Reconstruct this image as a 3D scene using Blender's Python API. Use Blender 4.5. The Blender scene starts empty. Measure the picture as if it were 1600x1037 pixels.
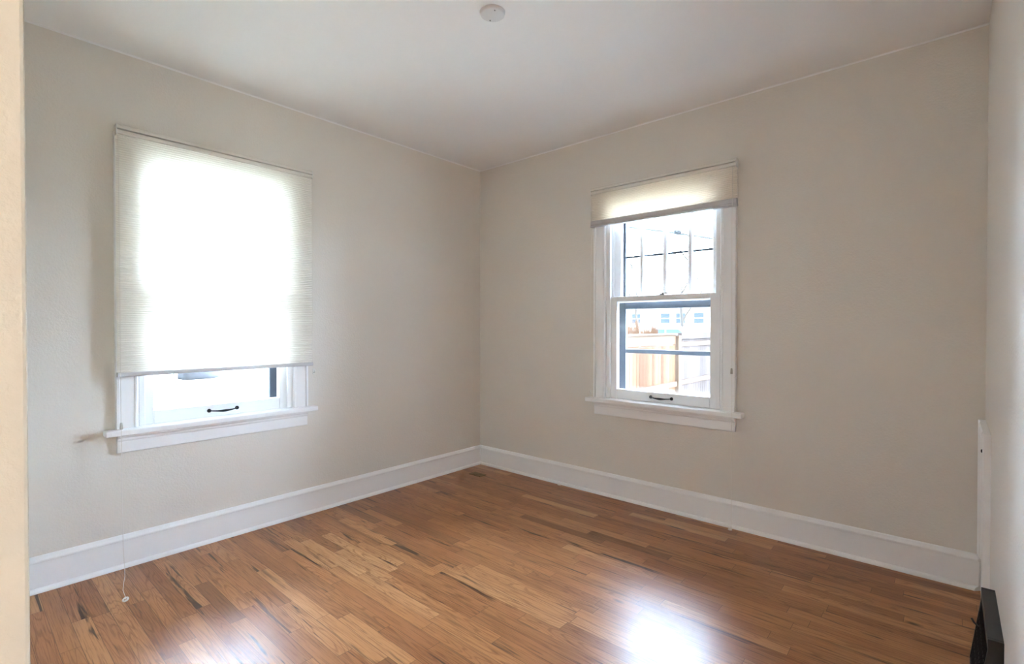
import bpy, bmesh, math, random
from mathutils import Vector, Matrix

scene = bpy.context.scene
COL = scene.collection
PI = math.pi

# ------------------------------------------------------------------ camera
cd = bpy.data.cameras.new('camera')
cam = bpy.data.objects.new('camera', cd)
COL.objects.link(cam)
cd.sensor_width = 36.0
cd.lens = 778.66 / 1600.0 * 36.0
cd.clip_start = 0.01
cd.clip_end = 500
CAM = Vector((2.9507, -2.9595, 1.1411))
yaw, pitch = -0.7204, -0.0102
fwd = Vector((math.sin(yaw) * math.cos(pitch), math.cos(yaw) * math.cos(pitch), math.sin(pitch)))
cam.location = CAM
cam.rotation_euler = fwd.to_track_quat('-Z', 'Y').to_euler()
scene.camera = cam

# ------------------------------------------------------------------ light and exposure
world = bpy.data.worlds.new('sky')
scene.world = world
world.use_nodes = True
wn = world.node_tree
bg = wn.nodes['Background']
# a sky that is brightest towards the north-west, dimmer overhead and in the east
SKY_DIM, SKY_BRIGHT = 9.0, 74.0
_tc = wn.nodes.new('ShaderNodeTexCoord')
_dp = wn.nodes.new('ShaderNodeVectorMath'); _dp.operation = 'DOT_PRODUCT'
_dp.inputs[1].default_value = (-0.45, 0.89, 0.0)
wn.links.new(_tc.outputs['Generated'], _dp.inputs[0])
_mr = wn.nodes.new('ShaderNodeMapRange'); _mr.interpolation_type = 'SMOOTHSTEP'
_mr.inputs['From Min'].default_value = -0.05; _mr.inputs['From Max'].default_value = 0.40
_mr.inputs['To Min'].default_value = SKY_DIM; _mr.inputs['To Max'].default_value = SKY_BRIGHT
wn.links.new(_dp.outputs['Value'], _mr.inputs['Value'])
wn.links.new(_mr.outputs['Result'], bg.inputs['Strength'])
bg.inputs['Color'].default_value = (0.645, 0.78, 1.02, 1)

sd = bpy.data.lights.new('sun', 'SUN')
sd.energy = 16.0
sd.angle = math.radians(0.6)
sd.color = (1.0, 0.92, 0.80)
sun = bpy.data.objects.new('sun', sd)
COL.objects.link(sun)
sun.location = (12, -2, 9)
sun.rotation_euler = Vector((-0.84, 0.10, -0.53)).to_track_quat('-Z', 'Y').to_euler()

hl = bpy.data.lights.new('hall_lamp_light', 'POINT')       # the lit lamp in the hall behind the camera
hl.energy = 18.0
hl.color = (1.0, 0.85, 0.55)
hl.shadow_soft_size = 0.11
hlo = bpy.data.objects.new('hall_lamp_light', hl)
COL.objects.link(hlo)
hlo.location = (3.75, -3.52, 1.50)

vs = scene.view_settings
vs.view_transform = 'Standard'
vs.look = 'None'
vs.gamma = 1
vs.exposure = 0.24
scene.display_settings.display_device = 'sRGB'
cy = scene.cycles
cy.use_denoising = True
cy.max_bounces = 16
cy.diffuse_bounces = 8
cy.glossy_bounces = 6
cy.transmission_bounces = 8
cy.transparent_max_bounces = 16
cy.sample_clamp_indirect = 0.0
cy.caustics_reflective = True

# ------------------------------------------------------------------ helpers
ORG = {}


def tag(o, label=None, cat=None, group=None, kind=None):
    if label: o['label'] = label
    if cat: o['category'] = cat
    if group: o['group'] = group
    if kind: o['kind'] = kind
    return o


def empty(name, loc):
    o = bpy.data.objects.new(name, None)
    COL.objects.link(o)
    o.location = loc
    o.empty_display_size = 0.05
    ORG[o.name] = Vector(loc)
    return o


def obj(name, bm, mat, parent=None, smooth=False, bevel=0.0, seg=2, recalc=True):
    """link a bmesh given in world coordinates as one mesh object"""
    if recalc:
        bmesh.ops.recalc_face_normals(bm, faces=bm.faces[:])
    if parent is not None:
        org = ORG[parent.name]
    else:
        xs = [v.co.x for v in bm.verts]; ys = [v.co.y for v in bm.verts]; zs = [v.co.z for v in bm.verts]
        org = Vector(((min(xs) + max(xs)) / 2, (min(ys) + max(ys)) / 2, min(zs)))
    bmesh.ops.translate(bm, vec=-org, verts=bm.verts[:])
    me = bpy.data.meshes.new(name)
    bm.to_mesh(me)
    bm.free()
    me.materials.append(mat)
    if smooth:
        for p in me.polygons: p.use_smooth = True
    o = bpy.data.objects.new(name, me)
    COL.objects.link(o)
    if parent is not None:
        o.parent = parent
    else:
        o.location = org
    ORG[o.name] = org
    if bevel > 0:
        m = o.modifiers.new('bevel', 'BEVEL')
        m.width = bevel; m.segments = seg; m.limit_method = 'ANGLE'; m.angle_limit = math.radians(40)
        m.harden_normals = False
    return o


def struct(name, bm, mat, parent=None, **k):
    o = obj(name, bm, mat, parent, **k)
    if parent is None: o['kind'] = 'structure'
    return o


def box(bm, a, b):
    x0, x1 = sorted((a[0], b[0])); y0, y1 = sorted((a[1], b[1])); z0, z1 = sorted((a[2], b[2]))
    v = [bm.verts.new(c) for c in ((x0, y0, z0), (x1, y0, z0), (x1, y1, z0), (x0, y1, z0),
                                   (x0, y0, z1), (x1, y0, z1), (x1, y1, z1), (x0, y1, z1))]
    for f in ((0, 3, 2, 1), (4, 5, 6, 7), (0, 1, 5, 4), (1, 2, 6, 5), (2, 3, 7, 6), (3, 0, 4, 7)):
        bm.faces.new([v[i] for i in f])
    return bm


def prism(bm, poly, fn0, fn1):
    """poly of 2-D points swept between the two placements fn0, fn1"""
    a = [bm.verts.new(fn0(*p)) for p in poly]
    b = [bm.verts.new(fn1(*p)) for p in poly]
    n = len(poly)
    for i in range(n):
        j = (i + 1) % n
        bm.faces.new((a[i], a[j], b[j], b[i]))
    bm.faces.new(a); bm.faces.new(b[::-1])
    return bm


def tube(bm, pts, r, n=10, closed=False):
    pts = [Vector(p) for p in pts]
    rr = r if isinstance(r, (list, tuple)) else [r] * len(pts)
    rings = []
    m = len(pts)
    up = Vector((0, 0, 1))
    for i, p in enumerate(pts):
        if closed:
            d = pts[(i + 1) % m] - pts[i - 1]
        else:
            d = pts[min(i + 1, m - 1)] - pts[max(i - 1, 0)]
        d.normalize()
        ref = up if abs(d.dot(up)) < 0.95 else Vector((1, 0, 0))
        s = d.cross(ref).normalized(); t = s.cross(d).normalized()
        rings.append([bm.verts.new(p + (s * math.cos(2 * PI * k / n) + t * math.sin(2 * PI * k / n)) * rr[i]) for k in range(n)])
    for i in range(m if closed else m - 1):
        A, B = rings[i], rings[(i + 1) % m]
        for k in range(n):
            bm.faces.new((A[k], A[(k + 1) % n], B[(k + 1) % n], B[k]))
    if not closed:
        bm.faces.new(rings[0][::-1]); bm.faces.new(rings[-1])
    return bm


def lathe(bm, prof, place, n=40):
    """prof: (radius, height) list, place(x, y, h) -> world"""
    rings = []
    for r, h in prof:
        if r < 1e-6:
            rings.append([bm.verts.new(place(0, 0, h))])
        else:
            rings.append([bm.verts.new(place(r * math.cos(2 * PI * k / n), r * math.sin(2 * PI * k / n), h)) for k in range(n)])
    for A, B in zip(rings, rings[1:]):
        for k in range(n):
            a = A[k % len(A)]; a2 = A[(k + 1) % len(A)]; b = B[k % len(B)]; b2 = B[(k + 1) % len(B)]
            vs_ = []
            for q in (a, a2, b2, b):
                if q not in vs_: vs_.append(q)
            if len(vs_) >= 3: bm.faces.new(vs_)
    return bm


# ------------------------------------------------------------------ materials
def srgb(r, g, b):
    f = lambda c: (c / 12.92 if c <= 0.04045 else ((c + 0.055) / 1.055) ** 2.4)
    return (f(r / 255), f(g / 255), f(b / 255), 1)


def mat_base(name):
    m = bpy.data.materials.new(name)
    m.use_nodes = True
    nt = m.node_tree
    return m, nt, nt.nodes['Principled BSDF'], nt.nodes['Material Output']


def nn(nt, t, **k):
    n = nt.nodes.new(t)
    for a, v in k.items(): setattr(n, a, v)
    return n


def paint(name, col, rough=0.5, bump=0.0, scale=150.0, spec=0.5, metal=0.0, var=0.0, coat=0.0):
    m, nt, p, out = mat_base(name)
    p.inputs['Base Color'].default_value = col
    p.inputs['Roughness'].default_value = rough
    p.inputs['Specular IOR Level'].default_value = spec
    p.inputs['Metallic'].default_value = metal
    p.inputs['Coat Weight'].default_value = coat
    tc = nn(nt, 'ShaderNodeTexCoord')
    no = nn(nt, 'ShaderNodeTexNoise')
    no.inputs['Scale'].default_value = scale
    no.inputs['Detail'].default_value = 3
    nt.links.new(tc.outputs['Object'], no.inputs['Vector'])
    if bump > 0:
        b = nn(nt, 'ShaderNodeBump')
        b.inputs['Strength'].default_value = bump
        b.inputs['Distance'].default_value = 0.003
        nt.links.new(no.outputs['Fac'], b.inputs['Height'])
        nt.links.new(b.outputs['Normal'], p.inputs['Normal'])
    if var > 0:
        mx = nn(nt, 'ShaderNodeMix', data_type='RGBA')
        mx.inputs['A'].default_value = tuple(c * (1 - var) for c in col[:3]) + (1,)
        mx.inputs['B'].default_value = tuple(min(1, c * (1 + var)) for c in col[:3]) + (1,)
        nt.links.new(no.outputs['Fac'], mx.inputs['Factor'])
        nt.links.new(mx.outputs['Result'], p.inputs['Base Color'])
    return m


M_wall = paint('wall_paint', (0.755, 0.712, 0.645, 1), 0.36, bump=0.5, scale=120, spec=0.5)
M_wall2 = paint('hall_wall_paint', (0.80, 0.74, 0.65, 1), 0.45, bump=0.5, scale=120, spec=0.45)
M_wall3 = paint('cream_wall_paint', (0.66, 0.61, 0.49, 1), 0.45, bump=0.5, scale=120, spec=0.45)
M_ceil = paint('ceiling_paint', (0.88, 0.875, 0.865, 1), 0.7, bump=0.04, scale=120, spec=0.3)
M_trim = paint('white_gloss_trim', (0.90, 0.90, 0.895, 1), 0.32, bump=0.03, scale=60)
M_blindrail = paint('cream_blind_rail', (0.78, 0.74, 0.67, 1), 0.45)
M_plast = paint('white_plastic', (0.78, 0.77, 0.73, 1), 0.4)
M_cord = paint('white_cord', (0.80, 0.77, 0.72, 1), 0.8)
M_tassel = paint('grey_tassel', (0.50, 0.48, 0.43, 1), 0.5)
M_iron = paint('dark_pull_metal', (0.025, 0.027, 0.032, 1), 0.35, metal=0.7)
M_alu = paint('dark_storm_aluminium', (0.060, 0.066, 0.078, 1), 0.5, metal=0.2, var=0.25, scale=40)
M_black = paint('black_enamel', (0.022, 0.022, 0.026, 1), 0.42, bump=0.05, scale=90)
M_dark = paint('dark_void', (0.004, 0.004, 0.004, 1), 0.9)
M_screw = paint('steel_screw', (0.35, 0.34, 0.33, 1), 0.4, metal=0.6)
M_plate = paint('ceiling_plate_paint', (0.70, 0.69, 0.69, 1), 0.5)
M_bronze = paint('bronze_plate', (0.20, 0.125, 0.055, 1), 0.5, metal=0.0, var=0.2, scale=60)
M_foam = paint('white_crumb', (0.85, 0.80, 0.72, 1), 0.9)
M_lock = paint('sash_lock_metal', (0.30, 0.28, 0.25, 1), 0.4, metal=0.7)


def glass_mat():
    m, nt, p, out = mat_base('window_glass')
    nt.nodes.remove(p)
    tr = nn(nt, 'ShaderNodeBsdfTransparent'); tr.inputs['Color'].default_value = (0.95, 0.97, 0.97, 1)
    gl = nn(nt, 'ShaderNodeBsdfGlossy'); gl.inputs['Roughness'].default_value = 0.0
    fr = nn(nt, 'ShaderNodeFresnel'); fr.inputs['IOR'].default_value = 1.35
    mx = nn(nt, 'ShaderNodeMixShader')
    nt.links.new(fr.outputs[0], mx.inputs[0])
    nt.links.new(tr.outputs[0], mx.inputs[1]); nt.links.new(gl.outputs[0], mx.inputs[2])
    nt.links.new(mx.outputs[0], out.inputs['Surface'])
    return m


M_glass = glass_mat()


def fabric_mat(name, through, tint):
    m, nt, p, out = mat_base(name)
    nt.nodes.remove(p)
    d = nn(nt, 'ShaderNodeBsdfDiffuse'); d.inputs['Color'].default_value = (0.86, 0.83, 0.77, 1)
    t = nn(nt, 'ShaderNodeBsdfTranslucent'); t.inputs['Color'].default_value = tint
    mx = nn(nt, 'ShaderNodeMixShader'); mx.inputs[0].default_value = through
    nt.links.new(d.outputs[0], mx.inputs[1]); nt.links.new(t.outputs[0], mx.inputs[2])
    nt.links.new(mx.outputs[0], out.inputs['Surface'])
    return m


M_fabric = fabric_mat('cellular_fabric', 0.46, (0.95, 0.92, 0.86, 1))
M_fabric_dim = fabric_mat('dimmed_cellular_fabric', 0.46, (0.95, 0.86, 0.74, 1))  # same fabric, creamier tint standing in for weaker daylight behind the raised shade


def floor_mat():
    m, nt, p, out = mat_base('oak_strip_floor')
    L = nt.links.new

    def math_(op, a, b=None, clamp=False):
        n = nn(nt, 'ShaderNodeMath', operation=op); n.use_clamp = clamp
        for i, v in enumerate((a, b)):
            if v is None: continue
            if isinstance(v, (int, float)): n.inputs[i].default_value = v
            else: L(v, n.inputs[i])
        return n.outputs[0]

    def comb(x, y, z):
        n = nn(nt, 'ShaderNodeCombineXYZ')
        for i, v in enumerate((x, y, z)):
            if isinstance(v, (int, float)): n.inputs[i].default_value = v
            else: L(v, n.inputs[i])
        return n.outputs[0]

    def ramp(fac, stops, interp='LINEAR'):
        r = nn(nt, 'ShaderNodeValToRGB'); cr = r.color_ramp; cr.interpolation = interp
        while len(cr.elements) < len(stops): cr.elements.new(0.5)
        for e, (pos, c) in zip(cr.elements, stops):
            e.position = pos; e.color = c if len(c) == 4 else (*c, 1)
        L(fac, r.inputs[0]); return r.outputs[0]

    def mix(fac, a, b, blend='MIX'):
        n = nn(nt, 'ShaderNodeMix', data_type='RGBA', blend_type=blend)
        if isinstance(fac, (int, float)): n.inputs['Factor'].default_value = fac
        else: L(fac, n.inputs['Factor'])
        for k, v in (('A', a), ('B', b)):
            if isinstance(v, tuple): n.inputs[k].default_value = v
            else: L(v, n.inputs[k])
        return n.outputs['Result']

    def noise(vec, scale, detail, rough=0.5, dist=0.0):
        n = nn(nt, 'ShaderNodeTexNoise'); n.inputs['Scale'].default_value = scale
        n.inputs['Detail'].default_value = detail; n.inputs['Roughness'].default_value = rough
        n.inputs['Distortion'].default_value = dist
        L(vec, n.inputs['Vector']); return n.outputs['Fac']

    tc = nn(nt, 'ShaderNodeTexCoord'); sp = nn(nt, 'ShaderNodeSeparateXYZ')
    L(tc.outputs['Object'], sp.inputs[0]); X, Y = sp.outputs['X'], sp.outputs['Y']
    BW = 0.0575
    rowf = math_('DIVIDE', Y, BW); row = math_('FLOOR', rowf); fr = math_('FRACT', rowf)
    w1 = nn(nt, 'ShaderNodeTexWhiteNoise', noise_dimensions='1D'); L(row, w1.inputs['W'])
    Wc = math_('ADD', math_('MULTIPLY', X, 1.75), math_('MULTIPLY', w1.outputs['Value'], 97.0))
    vo = nn(nt, 'ShaderNodeTexVoronoi', voronoi_dimensions='1D', feature='F1'); vo.inputs['Scale'].default_value = 1.0
    vo.inputs['Randomness'].default_value = 0.9; L(Wc, vo.inputs['W'])
    ve = nn(nt, 'ShaderNodeTexVoronoi', voronoi_dimensions='1D', feature='DISTANCE_TO_EDGE'); ve.inputs['Scale'].default_value = 1.0
    ve.inputs['Randomness'].default_value = 0.9; L(Wc, ve.inputs['W'])
    w2 = nn(nt, 'ShaderNodeTexWhiteNoise', noise_dimensions='3D')
    L(comb(vo.outputs['W'], row, 3.3), w2.inputs['Vector'])
    R1 = w2.outputs['Value']
    s2 = nn(nt, 'ShaderNodeSeparateColor'); L(w2.outputs['Color'], s2.inputs[0])
    R2, R3 = s2.outputs['Green'], s2.outputs['Blue']
    off = math_('MULTIPLY', R2, 37.0)
    base = ramp(R1, [(0.0, (0.272, 0.118, 0.048)), (0.07, (0.390, 0.163, 0.065)), (0.25, (0.407, 0.180, 0.072)),
                     (0.5, (0.460, 0.209, 0.084)), (0.75, (0.509, 0.239, 0.097)), (0.93, (0.567, 0.287, 0.128)), (1.0, (0.611, 0.335, 0.158))])
    # redder boards
    base = mix(math_('MULTIPLY', math_('GREATER_THAN', R3, 0.72), 0.55), base, (0.44, 0.185, 0.075, 1))
    # within-board slow tone drift
    slow = noise(comb(math_('MULTIPLY', X, 2.2), math_('ADD', math_('MULTIPLY', Y, 9.0), off), off), 1.0, 3, 0.55)
    base = mix(ramp(slow, [(0.30, (0.58,) * 3), (0.62, (0, 0, 0))]), base, mix(1.0, base, (0.66, 0.56, 0.48, 1), 'MULTIPLY'))
    # fine pores
    gv = comb(math_('MULTIPLY', X, 7.0), math_('ADD', math_('MULTIPLY', Y, 240.0), off), off)
    g = noise(gv, 1.0, 5, 0.65)
    base = mix(ramp(g, [(0.36, (0.85,) * 3), (0.52, (0, 0, 0))]), base, mix(1.0, base, (0.62, 0.54, 0.46, 1), 'MULTIPLY'))
    # cathedral rings
    rv = comb(math_('MULTIPLY', X, 1.5), math_('ADD', math_('MULTIPLY', Y, 17.0), off), off)
    rn = noise(rv, 1.0, 1.5, 0.4, 0.15)
    rings = math_('SINE', math_('MULTIPLY', rn, 95.0))
    rmask = math_('MULTIPLY', ramp(rings, [(0.45, (0, 0, 0)), (1.0, (1, 1, 1))]), math_('MULTIPLY', math_('GREATER_THAN', R2, 0.35), 0.55))
    base = mix(rmask, base, mix(1.0, base, (0.55, 0.45, 0.36, 1), 'MULTIPLY'))
    # dark mineral streaks, some of the boards
    sv = comb(math_('MULTIPLY', X, 1.9), math_('ADD', math_('MULTIPLY', Y, 36.0), math_('MULTIPLY', R3, 53.0)), off)
    sn = noise(sv, 1.0, 3, 0.6, 0.5)
    smask = math_('MULTIPLY', ramp(sn, [(0.605, (0, 0, 0)), (0.67, (1, 1, 1))]), ramp(R3, [(0.15, (0.35,) * 3), (0.6, (0.95,) * 3)]))
    base = mix(smask, base, (0.060, 0.030, 0.018, 1))
    # knots
    kv = nn(nt, 'ShaderNodeTexVoronoi', feature='F1'); kv.inputs['Scale'].default_value = 1.0
    kvn = noise(comb(math_('MULTIPLY', X, 16), math_('MULTIPLY', Y, 40), 0.0), 1.0, 2)
    L(comb(math_('ADD', math_('MULTIPLY', X, 1.5), math_('MULTIPLY', kvn, 0.05)), math_('ADD', math_('MULTIPLY', Y, 4.2), math_('MULTIPLY', kvn, 0.05)), 0.0), kv.inputs['Vector'])
    kmask = ramp(kv.outputs['Distance'], [(0.012, (0.9,) * 3), (0.055, (0, 0, 0))])
    base = mix(kmask, base, (0.045, 0.022, 0.012, 1))
    # joints between boards
    e1 = math_('ABSOLUTE', math_('SUBTRACT', fr, 0.5))
    jm = math_('GREATER_THAN', e1, 0.485)
    jb = math_('LESS_THAN', ve.outputs['Distance'], 0.0016)
    joint = math_('MAXIMUM', jm, jb)
    base = mix(math_('MULTIPLY', joint, 0.62), base, (0.045, 0.022, 0.012, 1))
    L(base, p.inputs['Base Color'])
    rr = math_('ADD', math_('MULTIPLY', g, 0.12), 0.25)
    L(rr, p.inputs['Roughness'])
    p.inputs['Specular IOR Level'].default_value = 0.36
    b = nn(nt, 'ShaderNodeBump'); b.inputs['Strength'].default_value = 0.14; b.inputs['Distance'].default_value = 0.0008
    hgt = math_('SUBTRACT', math_('MULTIPLY', g, 0.35), joint)
    wav = noise(comb(math_('MULTIPLY', X, 3.0), math_('MULTIPLY', Y, 18.0), 0.0), 1.0, 1)
    L(math_('ADD', hgt, math_('MULTIPLY', wav, 1.5)), b.inputs['Height'])
    L(b.outputs['Normal'], p.inputs['Normal'])
    return m


M_floor = floor_mat()


def plank_mat(name, c0, c1, axis, width):
    """vertical fence boards: tone per board, fine grain, dark gaps are real geometry"""
    m, nt, p, out = mat_base(name)
    L = nt.links.new
    tc = nn(nt, 'ShaderNodeTexCoord'); sp = nn(nt, 'ShaderNodeSeparateXYZ'); L(tc.outputs['Object'], sp.inputs[0])
    d = nn(nt, 'ShaderNodeMath', operation='DIVIDE'); L(sp.outputs[axis], d.inputs[0]); d.inputs[1].default_value = width
    f = nn(nt, 'ShaderNodeMath', operation='FLOOR'); L(d.outputs[0], f.inputs[0])
    w = nn(nt, 'ShaderNodeTexWhiteNoise', noise_dimensions='1D'); L(f.outputs[0], w.inputs['W'])
    mp = nn(nt, 'ShaderNodeMapping'); mp.inputs['Scale'].default_value = (45, 45, 3) ; L(tc.outputs['Object'], mp.inputs['Vector'])
    no = nn(nt, 'ShaderNodeTexNoise'); no.inputs['Scale'].default_value = 1; no.inputs['Detail'].default_value = 4; L(mp.outputs[0], no.inputs['Vector'])
    a = nn(nt, 'ShaderNodeMath', operation='MULTIPLY_ADD'); L(w.outputs['Value'], a.inputs[0]); a.inputs[1].default_value = 0.6
    s = nn(nt, 'ShaderNodeMath', operation='MULTIPLY'); L(no.outputs['Fac'], s.inputs[0]); s.inputs[1].default_value = 0.5
    L(s.outputs[0], a.inputs[2])
    r = nn(nt, 'ShaderNodeValToRGB'); r.color_ramp.elements[0].color = c0; r.color_ramp.elements[1].color = c1
    r.color_ramp.elements[0].position = 0.15; r.color_ramp.elements[1].position = 0.9
    L(a.outputs[0], r.inputs[0]); L(r.outputs[0], p.inputs['Base Color'])
    p.inputs['Roughness'].default_value = 0.85
    p.inputs['Specular IOR Level'].default_value = 0.12
    return m


M_gate = plank_mat('cedar_boards', (0.050, 0.022, 0.011, 1), (0.125, 0.070, 0.040, 1), 'Y', 0.14)
M_fence = plank_mat('shade_grey_boards', (0.038, 0.029, 0.027, 1), (0.082, 0.066, 0.063, 1), 'Y', 0.14)  # grey tone stands in for tree shade on this fence run
M_rail = paint('fence_rail_wood', (0.096, 0.064, 0.046, 1), 0.85, spec=0.12, var=0.35, scale=12)
M_lawn = paint('winter_lawn', (0.42, 0.41, 0.36, 1), 0.95, var=0.25, scale=3)
M_bark = paint('tree_bark', (0.055, 0.048, 0.044, 1), 0.9, bump=0.5, scale=30, var=0.3)
M_twig = paint('brown_twigs', (0.055, 0.042, 0.034, 1), 0.9)
M_cable = paint('cable_sheath', (0.05, 0.055, 0.06, 1), 0.6)
M_siding = paint('pale_siding', (0.62, 0.60, 0.57, 1), 0.8, var=0.08, scale=4)
M_roof = paint('grey_shingles', (0.16, 0.15, 0.15, 1), 0.9, var=0.4, scale=9)
M_hwin = paint('house_window_pane', (0.05, 0.065, 0.085, 1), 0.1)
M_car = paint('silver_car_paint', (0.55, 0.57, 0.60, 1), 0.25, coat=0.6)
M_carglass = paint('car_glass', (0.05, 0.09, 0.15, 1), 0.05)
M_tyre = paint('tyre_rubber', (0.02, 0.02, 0.02, 1), 0.85)
M_grass = paint('rust_grass', (0.16, 0.085, 0.045, 1), 0.9, var=0.4, scale=14)
M_rock = paint('slate_rock', (0.022, 0.024, 0.030, 1), 0.9, bump=0.4, scale=6, var=0.2)
M_brick = paint('house_outer_wall', (0.40, 0.30, 0.25, 1), 0.9, var=0.2, scale=20)

# ------------------------------------------------------------------ the room shell
W, H, YF = 3.07, 2.44, -2.90          # room width, ceiling height, front wall plane (the wall the camera's doorway is in)
TH = 0.16
HX0, HX1, HY0 = 1.3, 7.6, -7.2        # the hall behind the doorway
OU0, OU1, OZ0, OZ1 = 0.081, 0.849, 0.645, 2.02     # window hole, measured from casing's left outer edge

bm = bmesh.new(); box(bm, (-TH, HY0 - .1, -0.12), (HX1 + .1, TH, 0.0))
floor_o = struct('floor', bm, M_floor)
# the floor texture is laid out from the room's corner: bring the mesh origin back to (0,0,0)
for v in floor_o.data.vertices: v.co += floor_o.location
floor_o.location = (0, 0, 0)
bm = bmesh.new(); box(bm, (-TH, HY0 - .1, H), (HX1 + .1, TH, H + 0.12)); struct('ceiling', bm, M_ceil)


def holed_wall(name, P, u0, u1, hu0, hu1):
    bm = bmesh.new()
    for (a, b, z0, z1) in ((u0, hu0, 0, H), (hu1, u1, 0, H), (hu0, hu1, 0, OZ0), (hu0, hu1, OZ1, H)):
        box(bm, P(a, 0, z0), P(b, -TH, z1))
    bmesh.ops.remove_doubles(bm, verts=bm.verts[:], dist=1e-5)
    return struct(name, bm, M_wall)


PL = lambda u, w, z: (w, u, z)        # left wall: u along +y, w into the room
PB = lambda u, w, z: (u, -w, z)       # back wall: u along +x
UL, UB = -2.432, 1.117                # left outer edge of each window's casing
holed_wall('wall_left', PL, YF - 0.12, 0.0, UL + OU0, UL + OU1)
holed_wall('wall_back', PB, -TH, W + .12, UB + OU0, UB + OU1)
bm = bmesh.new(); box(bm, (W, YF - 0.12, 0), (W + .12, 0.0, H)); struct('wall_right', bm, M_wall)
# front wall with the doorway (2.2 .. 3.07); the camera stands in that doorway
bm = bmesh.new()
box(bm, (0, YF - .12, 0), (2.2, YF, H)); box(bm, (2.2, YF - .12, 2.06), (W, YF, H))
struct('wall_front', bm, M_wall3, bevel=0.004)
# hall shell
bm = bmesh.new()
box(bm, (HX0 - .1, HY0, 0), (HX0, YF - .12, H)); struct('wall_hall_west', bm, M_wall2)
bm = bmesh.new(); box(bm, (HX0 - .1, HY0 - .1, 0), (HX1 + .1, HY0, H)); struct('wall_hall_south', bm, M_wall2)
# unseen far east wall; wide opening added to send more daylight through the doorway
bm = bmesh.new()
for a, b_ in (((HY0, 0), (-7.0, H)), ((-5.0, 0), (YF - .12, H)), ((-7.0, 0), (-5.0, 0.10)), ((-7.0, 2.30), (-5.0, H))):
    box(bm, (HX1, a[0], a[1]), (HX1 + .1, b_[0], b_[1]))
struct('wall_hall_east', bm, M_wall2)
bm = bmesh.new(); box(bm, (W + .12, YF - .12, 0), (HX1 + .1, YF, H)); struct('wall_hall_north', bm, M_wall2)

# baseboards: cap moulding, face, quarter-round shoe
BP = [(0, 0), (0.030, 0), (0.0297, 0.006), (0.0275, 0.012), (0.0235, 0.0165), (0.0165, 0.0195), (0.0165, 0.126), (0.0205, 0.129), (0.0205, 0.136),
      (0.017, 0.140), (0.0125, 0.145), (0.009, 0.150), (0.005, 0.1525), (0, 0.1535)]


def base(name, P, u0, u1, m0=0, m1=0):
    bm = bmesh.new()
    prism(bm, BP, lambda d, z: P(u0 + m0 * d, d, z), lambda d, z: P(u1 + m1 * d, d, z))
    return struct(name, bm, M_trim)


base('baseboard_left', PL, YF, 0.0, 1, -1)
base('baseboard_back', PB, 0.0, W, 1, -1)
PR = lambda u, w, z: (W - w, u, z)
base('baseboard_right', PR, YF, -0.405)
base('baseboard_front', lambda u, w, z: (u, YF + w, z), 0.03, 2.19)
# thin caulk bead where wall meets ceiling
bm = bmesh.new(); prism(bm, [(0, H), (0.004, H), (0.002, H - 0.003), (0, H - 0.007)], lambda d, z: (d, YF, z), lambda d, z: (d, 0, z)); struct('trim_1', bm, M_ceil)
bm = bmesh.new(); prism(bm, [(0, H), (0.004, H), (0.002, H - 0.003), (0, H - 0.007)], lambda d, z: (0, -d, z), lambda d, z: (W, -d, z)); struct('trim_2', bm, M_ceil)


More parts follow.
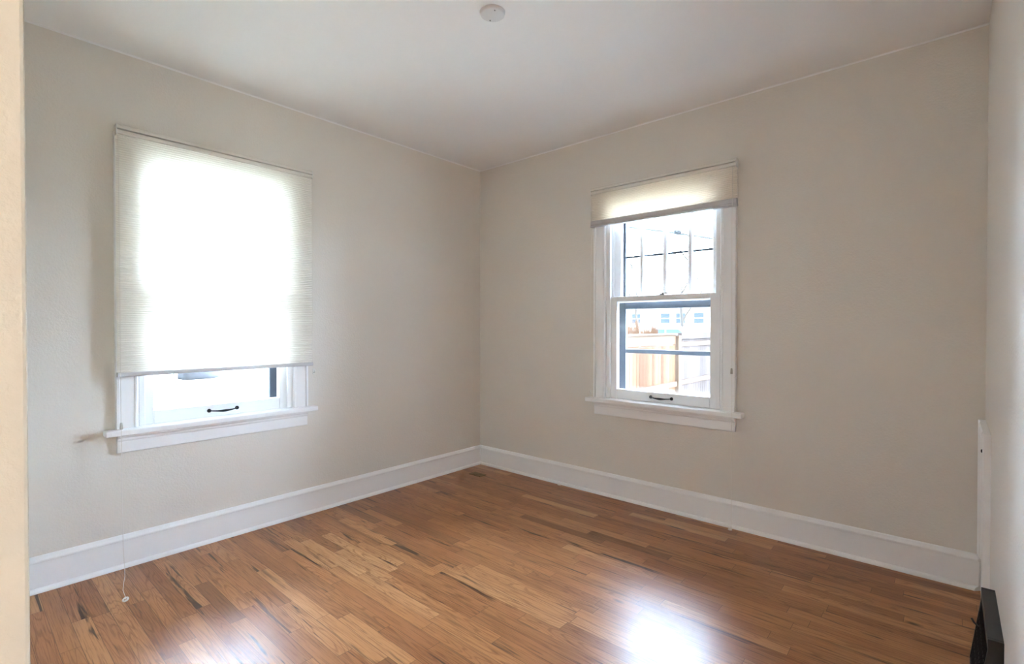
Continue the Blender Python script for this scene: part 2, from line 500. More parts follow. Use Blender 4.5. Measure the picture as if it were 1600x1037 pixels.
# ------------------------------------------------------------------ windows
def window(name, P, U, side):
    root = empty(name, P(U + 0.465, 0.0, 0.0))
    root['kind'] = 'structure'
    b = lambda bm, u0, u1, w0, w1, z0, z1: box(bm, P(U + u0, w0, z0), P(U + u1, w1, z1))
    FW = 0.93
    # side and head casings with a back band
    prof = [(0.0, 0.0), (0.0, 0.024), (0.003, 0.027), (0.012, 0.027), (0.015, 0.0185), (0.070, 0.0175), (0.0745, 0.021), (0.081, 0.021), (0.086, 0.015), (0.086, 0.0)]
    for s in (0, 1):
        bm = bmesh.new()
        f = (lambda c, d, z: P(U + c, d, z)) if s == 0 else (lambda c, d, z: P(U + FW - c, d, z))
        prism(bm, prof, lambda c, d: f(c, d, 0.66), lambda c, d: f(c, d, 2.04))
        obj('side_casing', bm, M_trim, root)
    bm = bmesh.new()
    b(bm, 0, FW, 0.0, 0.02, 2.0, 2.055); obj('head_casing', bm, M_trim, root, bevel=0.002)
    # jambs and stops
    bm = bmesh.new()
    b(bm, OU0, 0.092, -TH, 0.0, 0.655, 2.02); b(bm, 0.838, OU1, -TH, 0.0, 0.655, 2.02); b(bm, 0.092, 0.838, -TH, 0.0, 2.0, 2.02)
    obj('jamb', bm, M_trim, root)
    bm = bmesh.new()
    for u0, u1 in ((0.092, 0.117), (0.813, 0.838)):
        b(bm, u0, u1, -0.014, 0.004, 0.662, 2.0)
        b(bm, u0, u1 if u0 < .5 else u1, -0.064, -0.056, 0.662, 2.0)
    obj('stop_bead', bm, M_trim, root, bevel=0.003)
    # stool and apron
    bm = bmesh.new(); b(bm, -0.045, 0.974, 0.0, 0.062, 0.632, 0.660); b(bm, 0.092, 0.838, -0.05, 0.0, 0.632, 0.660)
    obj('window_sill', bm, M_trim, root, bevel=0.005, seg=3)
    bm = bmesh.new()
    prism(bm, [(0, 0.546), (0.016, 0.546), (0.019, 0.549), (0.019, 0.600), (0.0225, 0.606), (0.024, 0.615), (0.030, 0.622), (0.034, 0.632), (0, 0.632)],
          lambda d, z: P(U + 0.004, d, z), lambda d, z: P(U + 0.926, d, z))
    obj('apron', bm, M_trim, root)
    bm = bmesh.new(); b(bm, OU0, OU1, -TH - .04, -0.05, 0.625, 0.652); obj('outer_sill', bm, M_trim, root)
    # lower sash (inner track)
    s0, s1, st = 0.110, 0.820, 0.046
    w0, w1 = -0.054, -0.016
    bm = bmesh.new()
    b(bm, s0, s0 + st, w0, w1, 0.660, 1.343); b(bm, s1 - st, s1, w0, w1, 0.660, 1.343)
    b(bm, s0 + st, s1 - st, w0, w1, 0.660, 0.726); b(bm, s0 + st, s1 - st, w0, w1, 1.309, 1.343)
    ls = obj('lower_sash', bm, M_trim, root, bevel=0.0035)
    bm = bmesh.new(); b(bm, s0 + st - .004, s1 - st + .004, -0.038, -0.034, 0.722, 1.313); obj('glass_pane', bm, M_glass, ls)
    # sash pull: two rosettes and a swelling bar
    bm = bmesh.new()
    hc, hz, hw = 0.471, 0.694, 0.066
    pts, rad = [], []
    for i in range(17):
        t = -1 + 2 * i / 16
        pts.append(P(U + hc + hw * t, w1 + 0.010 + 0.016 * (1 - t * t), hz - 0.004 * (1 - t * t)))
        rad.append(0.0030 + 0.0034 * math.exp(-(t / 0.45) ** 2))
    tube(bm, pts, rad, 10)
    for sgn in (-1, 1):
        lathe(bm, [(0, 0.013), (0.004, 0.0125), (0.0075, 0.009), (0.0095, 0.005), (0.0105, 0.0)],
              lambda x, y, h, sgn=sgn: P(U + hc + sgn * (hw + 0.003) + x, w1 + h, hz + y), 18)
    obj('sash_pull', bm, M_iron, ls, smooth=True)
    # upper sash (outer track), four upright lites
    w0, w1 = -0.098, -0.066
    bm = bmesh.new()
    st2 = 0.050
    b(bm, s0, s0 + st2, w0, w1, 1.305, 2.0); b(bm, s1 - st2, s1, w0, w1, 1.305, 2.0)
    b(bm, s0 + st2, s1 - st2, w0, w1, 1.305, 1.340); b(bm, s0 + st2, s1 - st2, w0, w1, 1.945, 2.0)
    us = obj('upper_sash', bm, M_trim, root, bevel=0.003)
    for k in (1, 2, 3):
        uc = 0.4705 + (k - 2) * 0.162
        bm = bmesh.new()
        prism(bm, [(-0.0145, -0.004), (-0.0145, -0.010), (-0.007, -0.022), (0.007, -0.022), (0.0145, -0.010), (0.0145, -0.004), (0.009, 0.005), (-0.009, 0.005)],
              lambda c, d, uc=uc: P(U + uc + c, w1 + d - 0.005, 1.340), lambda c, d, uc=uc: P(U + uc + c, w1 + d - 0.005, 1.945))
        obj('muntin', bm, M_trim, us)
    bm = bmesh.new(); b(bm, s0 + st2 - .004, s1 - st2 + .004, -0.0835, -0.080, 1.336, 1.949); obj('glass_pane', bm, M_glass, us)
    bm = bmesh.new()
    b(bm, 0.455, 0.487, -0.058, -0.022, 1.343, 1.350); tube(bm, [P(U + .471, -0.040, 1.350), P(U + .471, -0.040, 1.358)], 0.010, 14)
    b(bm, 0.466, 0.505, -0.045, -0.036, 1.353, 1.358)
    obj('sash_lock', bm, M_lock, root, bevel=0.0012)
    # storm window outside: dark frame, meeting rail, screen bars
    w0, w1 = -0.146, -0.120
    bm = bmesh.new()
    b(bm, 0.092, 0.166, w0, w1, 0.66, 2.0); b(bm, 0.762, 0.838, w0, w1, 0.66, 2.0)
    b(bm, 0.166, 0.762, w0, w1, 1.262, 1.318); b(bm, 0.166, 0.762, w0, w1, 0.655, 0.690); b(bm, 0.166, 0.762, w0, w1, 1.95, 2.0)
    sw = obj('storm_frame', bm, M_alu, root, bevel=0.002)
    bm = bmesh.new(); b(bm, 0.166, 0.762, w0 + .006, w1 - .004, 0.963, 0.990); obj('storm_bar', bm, M_alu, sw, bevel=0.002)
    bm = bmesh.new(); b(bm, 0.166, 0.762, w0 + .008, w1 - .006, 1.609, 1.622); obj('storm_bar', bm, M_alu, sw)
    bm = bmesh.new(); b(bm, 0.160, 0.768, w0 + .011, w0 + .014, 0.685, 1.27); b(bm, 0.160, 0.768, w0 + .017, w0 + .020, 1.31, 1.955)
    obj('storm_glass', bm, M_glass, sw)
    return root


window('window_1', PL, UL, 'left')
window('window_2', PB, UB, 'back')


# ------------------------------------------------------------------ cellular shades
def shade(P, U, zb, label, stack, rail_h, rail_mat):
    """zb: underside of the bottom rail"""
    u0, u1 = U + 0.000, U + 0.943
    wb, wf = 0.031, 0.060
    zt = 2.075
    root = empty('cellular_shade', P((u0 + u1) / 2, 0.03, zb))
    tag(root, label, 'window shade')
    b = lambda bm, a, c, w0, w1, z0, z1: box(bm, P(a, w0, z0), P(c, w1, z1))
    bm = bmesh.new()
    prism(bm, [(0.0295, 2.034), (0.0640, 2.034), (0.0665, 2.038), (0.0665, 2.0515), (0.050, 2.0525), (0.050, 2.0565), (0.0675, 2.0580), (0.0675, 2.071), (0.063, 2.075), (0.0295, 2.075)],
          lambda d, z: P(u0 + .004, d, z), lambda d, z: P(u1 - .004, d, z))
    hr = obj('head_rail', bm, M_blindrail, root)
    for a, c in ((u0, u0 + .004), (u1 - .004, u1)):
        bm = bmesh.new(); b(bm, a, c, 0.0295, 0.069, 2.030, 2.077); obj('end_cap', bm, M_plast, hr, bevel=0.0015)
    # honeycomb fabric: a pleated front and a pleated back sheet
    z1 = 2.034; z0 = zb + rail_h
    n = max(4, int(round((z1 - z0) / 0.0105)))
    bm = bmesh.new()
    for sign, wm in ((1, wf - .004), (-1, wb + .004)):
        prev = None
        for i in range(2 * n + 1):
            z = z0 + (z1 - z0) * i / (2 * n)
            wv = wm + sign * (0.0013 if i % 2 else -0.0013)
            cur = (bm.verts.new(P(u0 + .003, wv, z)), bm.verts.new(P(u1 - .003, wv, z)))
            if prev: bm.faces.new((prev[0], prev[1], cur[1], cur[0]))
            prev = cur
    obj('fabric', bm, M_fabric_dim if stack else M_fabric, root, recalc=False)
    bm = bmesh.new()
    if stack:
        prism(bm, [(wb, zb + .010), (wf, zb + .010), (wf + .003, zb + .014), (wf + .003, zb + rail_h - .004), (wf - .002, zb + rail_h), (wb, zb + rail_h)],
              lambda d, z: P(u0 + .001, d, z), lambda d, z: P(u1 - .001, d, z))
        prism(bm, [(wb + .002, zb), (wf + .004, zb), (wf + .006, zb + .003), (wf + .006, zb + .008), (wf, zb + .010), (wb + .002, zb + .010)],
              lambda d, z: P(u0 - .001, d, z), lambda d, z: P(u1 + .001, d, z))
    else:
        prism(bm, [(wb, zb), (wf + .001, zb), (wf + .003, zb + .003), (wf + .003, zb + rail_h - .003), (wf, zb + rail_h), (wb, zb + rail_h)],
              lambda d, z: P(u0 + .001, d, z), lambda d, z: P(u1 - .001, d, z))
    obj('bottom_rail', bm, rail_mat, root)
    return root


M_rail_w = paint('shade_bottom_rail', (0.60, 0.59, 0.60, 1), 0.4)
shL = shade(PL, UL, 0.908, 'large cream pleated shade pulled most of the way down over the left window', False, 0.020, M_rail_w)
shB = shade(PB, UB, 1.815, 'short cream pleated shade raised near the top of the right-hand window', True, 0.042, M_rail_w)

# pull cords (they hang from their shade)
bm = bmesh.new()
tube(bm, [(0.064, -2.424, 2.034), (0.072, -2.424, 1.80), (0.078, -2.424, 0.9), (0.080, -2.423, 0.4), (0.085, -2.421, 0.12), (0.102, -2.419, 0.02), (0.130, -2.424, 0.0035), (0.20, -2.442, 0.0022), (0.27, -2.458, 0.002), (0.335, -2.463, 0.002), (0.372, -2.468, 0.003)], 0.0011, 6)
c = obj('pull_cord', bm, M_cord, shL, smooth=True)
bm = bmesh.new()
lathe(bm, [(0, 0), (0.0055, 0.0), (0.0065, 0.004), (0.0045, 0.030), (0, 0.032)], lambda x, y, h: (0.0795 + x, -2.4235 + y, 0.668 + h), 14)
obj('cord_tassel', bm, M_tassel, c, smooth=True)
bm = bmesh.new()
tube(bm, [(0.380 + .0085 * math.cos(2 * PI * k / 28), -2.470 + .0085 * math.sin(2 * PI * k / 28), 0.0072 - .0035 * math.cos(2 * PI * k / 28 + 0.72)) for k in range(28)], 0.0036, 10, closed=True)
obj('cord_ring', bm, M_plast, c, smooth=True)

bm = bmesh.new()
tube(bm, [(2.040, -0.064, 2.034), (2.040, -0.072, 1.7), (2.043, -0.076, 0.9), (2.046, -0.078, 0.4), (2.045, -0.078, 0.06), (2.042, -0.066, 0.012), (2.036, -0.058, 0.006)], 0.0010, 6)
c = obj('pull_cord', bm, M_cord, shB, smooth=True)
bm = bmesh.new()
lathe(bm, [(0, 0), (0.0055, 0.0), (0.0065, 0.004), (0.0045, 0.030), (0, 0.032)], lambda x, y, h: (2.0425 + x, -0.0765 + y, 0.880 + h), 14)
obj('cord_tassel', bm, M_tassel, c, smooth=True)
bm = bmesh.new()
tube(bm, [(2.032 + .008 * math.cos(2 * PI * k / 20), -0.056 + .008 * math.sin(2 * PI * k / 20), 0.004) for k in range(20)], 0.0035, 8, closed=True)
obj('cord_ring', bm, M_plast, c, smooth=True)

# thin looped side cord left of the right-hand window
bm = bmesh.new()
tube(bm, [(1.122, -0.045, 1.816), (1.098, -0.022, 1.70), (1.086, -0.012, 1.3), (1.083, -0.011, 0.80), (1.083, -0.012, 0.725)], 0.0012, 6)
tube(bm, [(1.083 + .006 * math.sin(t), -0.012, 0.697 + .028 * math.cos(t)) for t in [2 * PI * k / 20 for k in range(20)]], 0.0012, 6, closed=True)
obj('side_cord', bm, M_cord, shB, smooth=True)


def cleat(P, u, z, label):
    root = empty('cord_cleat', P(u, 0, z))
    tag(root, label, 'cord cleat')
    bm = bmesh.new(); box(bm, P(u - .006, 0.0, z), P(u + .006, 0.003, z + .034)); obj('base_plate', bm, M_plast, root, bevel=0.001)
    bm = bmesh.new()
    tube(bm, [P(u, 0.003, z + .012), P(u, 0.014, z + .012), P(u, 0.018, z + .017), P(u, 0.018, z + .028)], 0.0028, 8)
    obj('hook', bm, M_plast, root, smooth=True)


cleat(PB, 1.083, 0.672, 'tiny white cord hook on the wall left of the right-hand window')
cleat(PL, -1.457, 0.850, 'tiny white cord hook on the wall right of the left window')

# ------------------------------------------------------------------ ceiling cover plate
root = empty('ceiling_cover_plate', (1.523, -1.455, H))
tag(root, 'round white blank cover plate with two screws on the ceiling', 'cover plate')
bm = bmesh.new()
lathe(bm, [(0.0, -0.0125), (0.044, -0.0125), (0.0495, -0.0100), (0.0515, -0.005), (0.0525, 0.0), (0, 0)], lambda x, y, h: (1.523 + x, -1.455 + y, H + h), 64)
obj('plate', bm, M_plate, root, smooth=True)
for sx, sy in ((1.553, -1.473), (1.492, -1.437)):
    bm = bmesh.new()
    lathe(bm, [(0, -0.0155), (0.0020, -0.0152), (0.0034, -0.0138), (0.0036, -0.012), (0, -0.012)], lambda x, y, h: (sx + x, sy + y, H + h), 14)
    obj('screw', bm, M_screw, root, smooth=True)

# ------------------------------------------------------------------ low white access panel in the right corner
root = empty('access_panel', (W, -0.22, 0.0))
tag(root, 'low white panelled access cover against the right wall in the corner', 'wall panel')
bx = lambda bm, y0, y1, d0, d1, z0, z1: box(bm, (W - d1, y0, z0), (W - d0, y1, z1))
bm = bmesh.new()
cp = [(0, 0), (0, 0.020), (0.004, 0.0235), (0.012, 0.0235), (0.015, 0.019), (0.030, 0.0185), (0.033, 0.021), (0.042, 0.021), (0.045, 0.0165), (0.062, 0.0155), (0.066, 0.010), (0.066, 0)]
prism(bm, cp, lambda c, d: (W - d, -0.403 + c, 0.0), lambda c, d: (W - d, -0.403 + c, 0.74))
prism(bm, cp, lambda c, d: (W - d, -0.002 - c, 0.155), lambda c, d: (W - d, -0.002 - c, 0.74))
prism(bm, cp, lambda c, d: (W - d, -0.337, 0.74 - c), lambda c, d: (W - d, -0.068, 0.74 - c))
obj('casing', bm, M_trim, root)
bm = bmesh.new(); bx(bm, -0.337, -0.032, 0.0, 0.011, 0.0, 0.674); obj('panel', bm, M_trim, root, bevel=0.002)
bm = bmesh.new(); lathe(bm, [(0, 0.008), (0.005, 0.0075), (0.007, 0.005), (0.006, 0.002), (0.006, 0)], lambda x, y, h: (W - 0.0185 - h, -0.352 + x, 0.668 + y), 14)
obj('latch', bm, M_iron, root, smooth=True)

# ------------------------------------------------------------------ black wall register
RY0, RY1, RZ = -1.045, -0.672, 0.270
root = empty('wall_register', (W - .02, (RY0 + RY1) / 2, 0.0))
tag(root, 'black metal heating register standing at the foot of the right wall', 'heating register')
TK = 0.0335
bm = bmesh.new()
side = [(0.0, 0.0), (0.060, 0.0), (0.060, 0.030), (TK, RZ - 0.035), (TK, RZ), (0.0, RZ)]
for y0, y1 in ((RY0, RY0 + .012), (RY1 - .012, RY1)):
    prism(bm, side, lambda d, z: (W - d, y0, z), lambda d, z: (W - d, y1, z))
box(bm, (W - TK, RY0 + .012, RZ - .012), (W, RY1 - .012, RZ))
box(bm, (W - TK, RY0 + .012, RZ - .036), (W - TK + .003, RY1 - .012, RZ - .012))
box(bm, (W - .060, RY0 + .012, 0.0), (W - .004, RY1 - .012, 0.028))
box(bm, (W - .004, RY0 + .012, 0.028), (W, RY1 - .012, RZ - .012))
obj('housing', bm, M_black, root, bevel=0.002)
bm = bmesh.new()
nl = 14
fx = lambda z: TK + (0.060 - TK) * (1 - (z - 0.030) / (RZ - 0.035 - 0.030))
for i in range(nl):
    y = RY0 + .024 + (RY1 - RY0 - .048) * i / (nl - 1)
    za, zb_ = 0.034, RZ - 0.040
    v = [(W - fx(za) + .001, y - .004, za), (W - fx(zb_) + .001, y - .004, zb_), (W - fx(zb_) + .012, y + .006, zb_), (W - fx(za) + .012, y + .006, za)]
    q = [(p_[0], p_[1] + .0018, p_[2]) for p_ in v]
    A = [bm.verts.new(c_) for c_ in v]; B = [bm.verts.new(c_) for c_ in q]
    for k in range(4): bm.faces.new((A[k], A[(k + 1) % 4], B[(k + 1) % 4], B[k]))
    bm.faces.new(A[::-1]); bm.faces.new(B)
for zc in (0.085, 0.130, 0.175):
    tube(bm, [(W - fx(zc) + .003, RY0 + .012, zc), (W - fx(zc) + .003, RY1 - .012, zc)], 0.0014, 6)
obj('grille', bm, M_black, root)
bm = bmesh.new()
ly, lz = -0.80, 0.190
tube(bm, [(W - fx(lz) + .004, ly, lz), (W - fx(lz) - .004, ly, lz), (W - fx(lz) - .014, ly + .012, lz + .004), (W - fx(lz) - .020, ly + .020, lz + .012)], [0.002, 0.0022, 0.003, 0.0036], 8)
obj('damper_lever', bm, M_black, root, smooth=True)

# ------------------------------------------------------------------ small things on the floor
root = empty('floor_plate', (0.215, -0.248, 0.0))
tag(root, 'small bronze cover plate set in the wood floor near the far corner', 'floor plate')
bm = bmesh.new(); box(bm, (0.155, -0.283, 0.0), (0.278, -0.213, 0.004)); obj('plate', bm, M_bronze, root, bevel=0.002)
bm = bmesh.new(); box(bm, (0.190, -0.268, 0.004), (0.243, -0.228, 0.0062)); obj('lid', bm, M_bronze, root, bevel=0.001)
random.seed(4)
bm = bmesh.new(); bmesh.ops.create_icosphere(bm, subdivisions=2, radius=0.010)
for v in bm.verts: v.co *= 1 + random.uniform(-.18, .18); v.co.z *= 0.6; v.co.x *= 1.3
zmin = min(v.co.z for v in bm.verts)
bmesh.ops.translate(bm, vec=(0.845, -0.046, -zmin), verts=bm.verts[:])
tag(obj('crumb', bm, M_foam, smooth=True), 'tiny white crumb of plaster on the floor by the back baseboard', 'crumb')

# ------------------------------------------------------------------ outdoors
GZ = -0.60
bm = bmesh.new(); box(bm, (-90, -60, GZ - .3), (60, 110, GZ)); struct('ground', bm, M_lawn)
# outer walls and roof of this house, so its shade falls outside as it should
bm = bmesh.new()
for a, b_ in (((-TH - .12, HY0 - .1, GZ), (-TH - .0, UL + .05, 2.61)), ((-TH - .12, UL + .88, GZ), (-TH, TH + .12, 2.61)), ((-TH - .12, UL + .05, GZ), (-TH, UL + .88, 0.62)), ((-TH - .12, UL + .05, 2.03), (-TH, UL + .88, 2.61)),
              ((-TH, TH, GZ), (UB + .05, TH + .12, 2.61)), ((UB + .88, TH, GZ), (HX1 + .1, TH + .12, 2.61)), ((UB + .05, TH, GZ), (UB + .88, TH + .12, 0.62)), ((UB + .05, TH, 2.03), (UB + .88, TH + .12, 2.61))):
    box(bm, a, b_)
struct('wall_outside', bm, M_brick)
bm = bmesh.new()
prism(bm, [(HY0 - .4, 2.62), (TH + .13, 2.62), (TH + .85, 2.28), (TH + .85, 2.40), (-2.3, 4.2)], lambda y, z: (-.75, y, z), lambda y, z: (8.2, y, z)); struct('roof', bm, M_roof)  # unseen north eave shaped low to hold skylight off the back shade

# side-yard fence: gate, post and a run of boards with shade in their grey
FX = -1.60


def boards(bm, y0, y1, z0, z1, w=0.14, t=0.02, x=FX):
    y = y0
    while y < y1 - .02:
        box(bm, (x - t, y + .002, z0), (x, min(y + w, y1) - .003, z1)); y += w


gate = empty('wooden_gate', (FX, 6.4, GZ))
tag(gate, 'reddish wooden gate of upright boards left of the fence post outside', 'gate')
bm = bmesh.new(); boards(bm, 4.9, 7.70, GZ + .05, 0.742); obj('gate_boards', bm, M_gate, gate)
bm = bmesh.new(); box(bm, (FX, 4.9, -0.17), (FX + .04, 7.70, -0.06)); obj('gate_rail', bm, M_rail, gate)
hd = empty('fence_header', (FX, 6.4, 0.76))
bm = bmesh.new(); box(bm, (FX - .10, 4.4, GZ), (FX + .04, 4.55, 1.0)); box(bm, (FX - .02, 4.55, 0.758), (FX + .0, 7.725, 0.97)); box(bm, (FX - .06, 4.5, 0.97), (FX + .05, 7.725, 1.0))
hdm = obj('header_board', bm, M_rail, hd)
tag(hd, 'pale board header spanning above the wooden gate outside', 'fence header')
fp = empty('fence_post', (FX, 7.83, GZ))
bm = bmesh.new(); box(bm, (FX - .09, 7.74, GZ), (FX + .06, 7.90, 0.92)); obj('post', bm, M_rail, fp, bevel=0.006)
bm = bmesh.new(); box(bm, (FX - .105, 7.73, 0.92), (FX + .075, 7.915, 0.95)); obj('post_cap', bm, M_rail, fp, bevel=0.006)
tag(fp, 'square wooden fence post between the gate and the grey fence', 'fence post')
fn = empty('board_fence', (FX, 9.6, GZ))
tag(fn, 'board fence with shade painted in grey, right of the post outside the window', 'fence')
bm = bmesh.new(); boards(bm, 7.92, 13.5, GZ + .03, 0.92); obj('fence_boards', bm, M_fence, fn)
for z in (-0.16, 0.70):
    bm = bmesh.new(); box(bm, (FX, 7.92, z), (FX + .04, 13.5, z + .10)); obj('fence_rail', bm, M_rail, fn)
bm = bmesh.new(); box(bm, (FX - .04, 7.92, 0.87), (FX + .05, 13.5, 1.01)); obj('fence_cap', bm, M_fence, fn)


def tree(name, loc, h, r, seed, label, depth=5, spread=0.55):
    rnd = random.Random(seed)
    root = empty(name, loc)
    tag(root, label, 'tree')
    tb, bb = bmesh.new(), bmesh.new()

    def grow(p, d, length, rad, lev):
        n = 4
        pts, rads = [p.copy()], [rad]
        q = p.copy(); dd = d.copy()
        for i in range(n):
            dd = (dd + Vector((rnd.uniform(-1, 1), rnd.uniform(-1, 1), rnd.uniform(-.5, .7))) * (0.12 if lev == 0 else 0.22)).normalized()
            q = q + dd * length / n
            pts.append(q.copy()); rads.append(max(0.013, rad * (1 - 0.36 * (i + 1) / n)))
        tube(tb if lev == 0 else bb, pts, rads, 7 if lev < 2 else 4)
        if lev >= depth: return
        k = 3
        for i in range(k):
            a = rnd.uniform(0, 2 * PI)
            side = Vector((math.cos(a), math.sin(a), rnd.uniform(-.1, .5)))
            nd = (dd + side * rnd.uniform(spread * .6, spread * 1.5)).normalized()
            j = rnd.choice((2, 3, 4)) if i else 4
            grow(pts[j], nd, length * rnd.uniform(.55, .8), rads[j] * rnd.uniform(.6, .82), lev + 1)

    grow(Vector(loc), Vector((0, 0, 1)), h * .34, r, 0)
    obj('trunk', tb, M_bark, root, smooth=True, recalc=False)
    tag(obj('branches', bb, M_twig, root, recalc=False), kind='stuff')
    return root


def at(az_deg, dist):
    a = math.radians(az_deg)          # bearing from +y towards -x, as seen from the doorway
    return (CAM.x - dist * math.sin(a), CAM.y + dist * math.cos(a), GZ)


tree('bare_tree', at(27.0, 24), 8.0, 0.075, 3, 'bare slim tree rising beyond the gate at the left of the window view')
tree('bare_tree', at(22.4, 38), 12, 0.14, 11, 'bare tall tree standing behind the parked car')
tree('bare_tree', at(16.6, 20), 7.5, 0.085, 23, 'bare branching tree at the right edge of the window view')

# utility cables across the sky
cb = empty('utility_cable', (-6, 9.0, 3.0))
tag(cb, 'thick dark utility cable sagging across the sky in the window', 'cable')
ct = lambda az, d, z: Vector((CAM.x - d * math.sin(math.radians(az)), CAM.y + d * math.cos(math.radians(az)), z))
bm = bmesh.new()
tube(bm, [ct(40, 15, 4.75), ct(34, 14.6, 4.35), ct(28.4, 14.3, 3.93), ct(24, 14.2, 3.72), ct(19.3, 14.4, 3.50), ct(12, 15, 3.4)], 0.030, 8); obj('cable', bm, M_cable, cb, smooth=True)
bm = bmesh.new()
rnd = random.Random(2)
for k in range(7):
    c0 = ct(22.9 + rnd.uniform(-.35, .35), 14.2, 3.68 + rnd.uniform(-.05, .07)); rr_ = rnd.uniform(.05, .12)
    tube(bm, [c0 + Vector((rr_ * 1.7 * math.cos(2 * PI * j / 12), .03 * math.sin(3 * j), rr_ * .7 * math.sin(2 * PI * j / 12 + k))) for j in range(12)], 0.012, 5, closed=True)
obj('cable_coil', bm, M_cable, cb)
cb2 = empty('utility_cable', (-6, 9.5, 3.0))
tag(cb2, 'thin utility wire rising to the right under the thick cable', 'cable')
bm = bmesh.new(); tube(bm, [ct(40, 15, 2.85), ct(28.4, 14.6, 3.17), ct(24, 14.6, 3.36), ct(19.3, 14.8, 3.66), ct(12, 15, 4.25)], 0.015, 6); obj('wire', bm, M_cable, cb2)

for az, ztop, lab in ((40, 5.6, 'wooden utility pole carrying the cables left of the window view'), (12, 5.2, 'wooden utility pole carrying the cables right of the window view')):
    px_, py_, _z = ct(az, 15.19, 0)
    up_ = empty('utility_pole', (px_, py_, GZ)); tag(up_, lab, 'utility pole')
    bm = bmesh.new(); tube(bm, [(px_, py_, GZ - .1), (px_, py_, ztop)], [0.13, 0.10], 14); obj('pole', bm, M_bark, up_, smooth=True)
    bm = bmesh.new(); box(bm, (px_ - .9, py_ - .06, ztop - .35), (px_ + .9, py_ + .06, ztop - .22)); obj('crossarm', bm, M_bark, up_)
# parked car
cx, cyy, _ = at(22.6, 29)
car = empty('parked_car', (cx, cyy, GZ))
tag(car, 'pale parked car seen over the top of the fence', 'car')
CL, CW = 4.5, 1.8
side = [(-2.25, .30), (-2.25, .82), (-2.05, .98), (-1.75, 1.02), (-1.45, 1.66), (-1.1, 1.74), (0.25, 1.74), (0.55, 1.64), (1.15, 1.06), (2.0, .92), (2.25, .75), (2.25, .30), (1.9, .24), (-1.9, .24)]
bm = bmesh.new(); prism(bm, side, lambda a, z: (cx + a, cyy - CW / 2, GZ + z), lambda a, z: (cx + a, cyy + CW / 2, GZ + z)); obj('body', bm, M_car, car, bevel=0.05, seg=3)
for pl in ([(-1.36, 1.10), (-1.22, 1.60), (-0.5, 1.62), (-0.5, 1.10)], [(-0.42, 1.10), (-0.42, 1.62), (0.28, 1.60), (0.92, 1.10)]):
    bm = bmesh.new(); prism(bm, pl, lambda a, z: (cx + a, cyy - CW / 2 - .012, GZ + z), lambda a, z: (cx + a, cyy - CW / 2 + .02, GZ + z)); obj('side_window', bm, M_carglass, car)
for a in (-1.35, 1.35):
    for s in (-1, 1):
        bm = bmesh.new(); tube(bm, [(cx + a, cyy + s * (CW / 2 - .12) - .11, GZ + .33), (cx + a, cyy + s * (CW / 2 - .12) + .12, GZ + .33)], 0.33, 24); obj('wheel', bm, M_tyre, car)

# neighbouring house
hx, hy, _ = at(23.5, 46)
ho = empty('neighbour_house', (hx, hy, GZ))
tag(ho, 'pale single-storey house with small dark windows across the street', 'house')
bm = bmesh.new(); box(bm, (hx - 8, hy, GZ), (hx + 7, hy + 8, GZ + 3.4)); obj('walls', bm, M_siding, ho)
bm = bmesh.new(); prism(bm, [(hy - .5, GZ + 3.35), (hy + 8.5, GZ + 3.35), (hy + 4, GZ + 5.2)], lambda y, z: (hx - 8.5, y, z), lambda y, z: (hx + 7.5, y, z)); obj('roof', bm, M_roof, ho)
for wx in (-3.4, -0.6, 0.8, 2.4):
    bm = bmesh.new()
    for a, b_, z0, z1 in ((-.48, -.42, 2.0, 3.0), (.42, .48, 2.0, 3.0), (-.42, .42, 2.0, 2.06), (-.42, .42, 2.94, 3.0), (-.42, .42, 2.47, 2.53)):
        box(bm, (hx + wx + a, hy - .05, GZ + z0), (hx + wx + b_, hy, GZ + z1))
    wf_ = obj('window', bm, M_siding, ho)
    bm = bmesh.new(); box(bm, (hx + wx - .42, hy - .02, GZ + 2.06), (hx + wx + .42, hy - .005, GZ + 2.94)); obj('pane', bm, M_hwin, wf_)


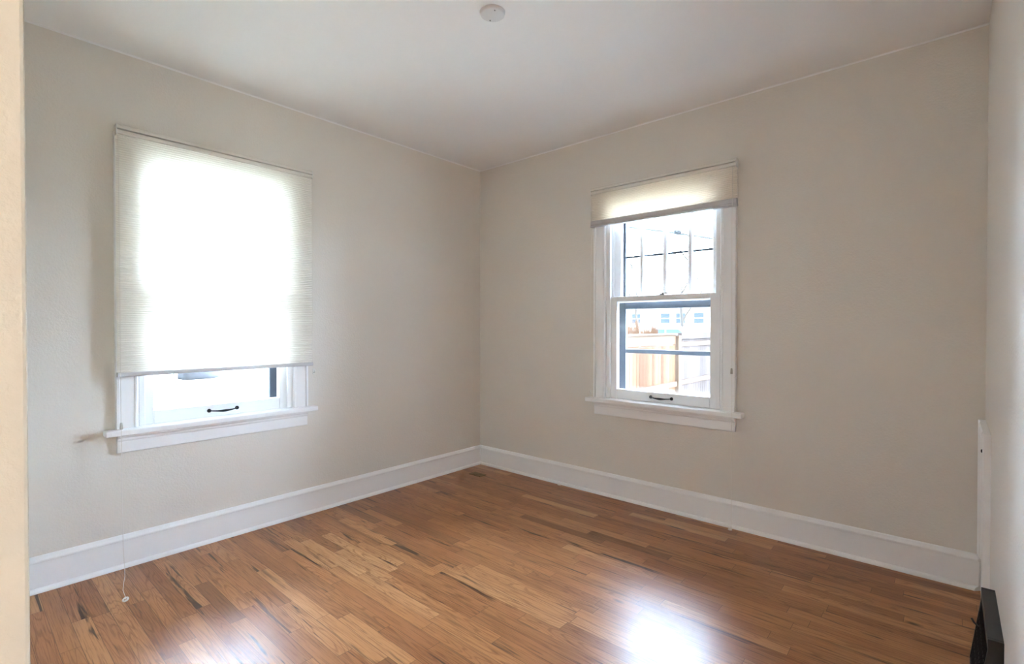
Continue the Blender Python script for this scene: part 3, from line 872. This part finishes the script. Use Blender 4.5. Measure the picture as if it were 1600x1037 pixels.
# tall rust ornamental grass
def clump(loc, n, h, rad, seed, label):
    rnd = random.Random(seed)
    bm = bmesh.new()
    for i in range(n):
        a = rnd.uniform(0, 2 * PI); r0 = rad * math.sqrt(rnd.random()) * .5
        p = Vector(loc) + Vector((r0 * math.cos(a), r0 * math.sin(a), 0))
        hh = h * rnd.uniform(.6, 1.0); lean = rnd.uniform(.05, .35) * rad
        q = [p, p + Vector((lean * .3 * math.cos(a), lean * .3 * math.sin(a), hh * .55)), p + Vector((lean * math.cos(a), lean * math.sin(a), hh))]
        tube(bm, q, [0.014, 0.012, 0.003], 3)
    tag(obj('grass_clump', bm, M_grass, recalc=False), label, 'ornamental grass')


clump(at(27.9, 20), 420, 2.05, 0.55, 5, 'tall rust-coloured grass clump left of the slim tree beyond the gate')
clump(at(25.9, 21.5), 420, 1.95, 0.55, 6, 'tall rust-coloured grass clump right of the slim tree beyond the gate')

# seen under the left shade: a low pale rock mound and a bare sapling on the lawn
random.seed(9)
bm = bmesh.new(); bmesh.ops.create_icosphere(bm, subdivisions=3, radius=1.0)
for v in bm.verts:
    k = 1 + 0.10 * math.sin(5 * v.co.x + 2 * v.co.y) + random.uniform(-.02, .02)
    v.co = Vector((v.co.x * .55 * k, v.co.y * .62 * k, max(v.co.z, -.25) * .42 * k))
zm = min(v.co.z for v in bm.verts)
bmesh.ops.translate(bm, vec=(-16.2, 2.75, GZ - zm - .03), verts=bm.verts[:])
tag(obj('boulder', bm, M_rock, smooth=True), 'blue-grey rounded rock on the bright lawn seen under the left shade', 'rock')
root = empty('bare_sapling', (-14.3, 1.62, GZ))
tag(root, 'thin bare sapling on the bright lawn left of the rounded rock', 'sapling')
bm = bmesh.new(); tube(bm, [(-14.3, 1.62, GZ - .02), (-14.3, 1.50, GZ + .25), (-14.32, 1.55, GZ + .6), (-14.3, 1.62, GZ + 1.3)], [0.03, 0.025, 0.02, 0.006], 6); obj('stem', bm, M_bark, root)
bm = bmesh.new()
for q in (((-14.32, 1.55, GZ + .5), (-14.3, 1.8, GZ + .62), (-14.3, 2.0, GZ + .9)), ((-14.32, 1.55, GZ + .55), (-14.3, 1.3, GZ + .8), (-14.3, 1.1, GZ + 1.2)), ((-14.3, 1.8, GZ + .62), (-14.3, 1.85, GZ + .4), (-14.3, 1.95, GZ + .28))):
    tube(bm, q, [0.014, 0.010, 0.004], 5)
obj('twigs', bm, M_bark, root)
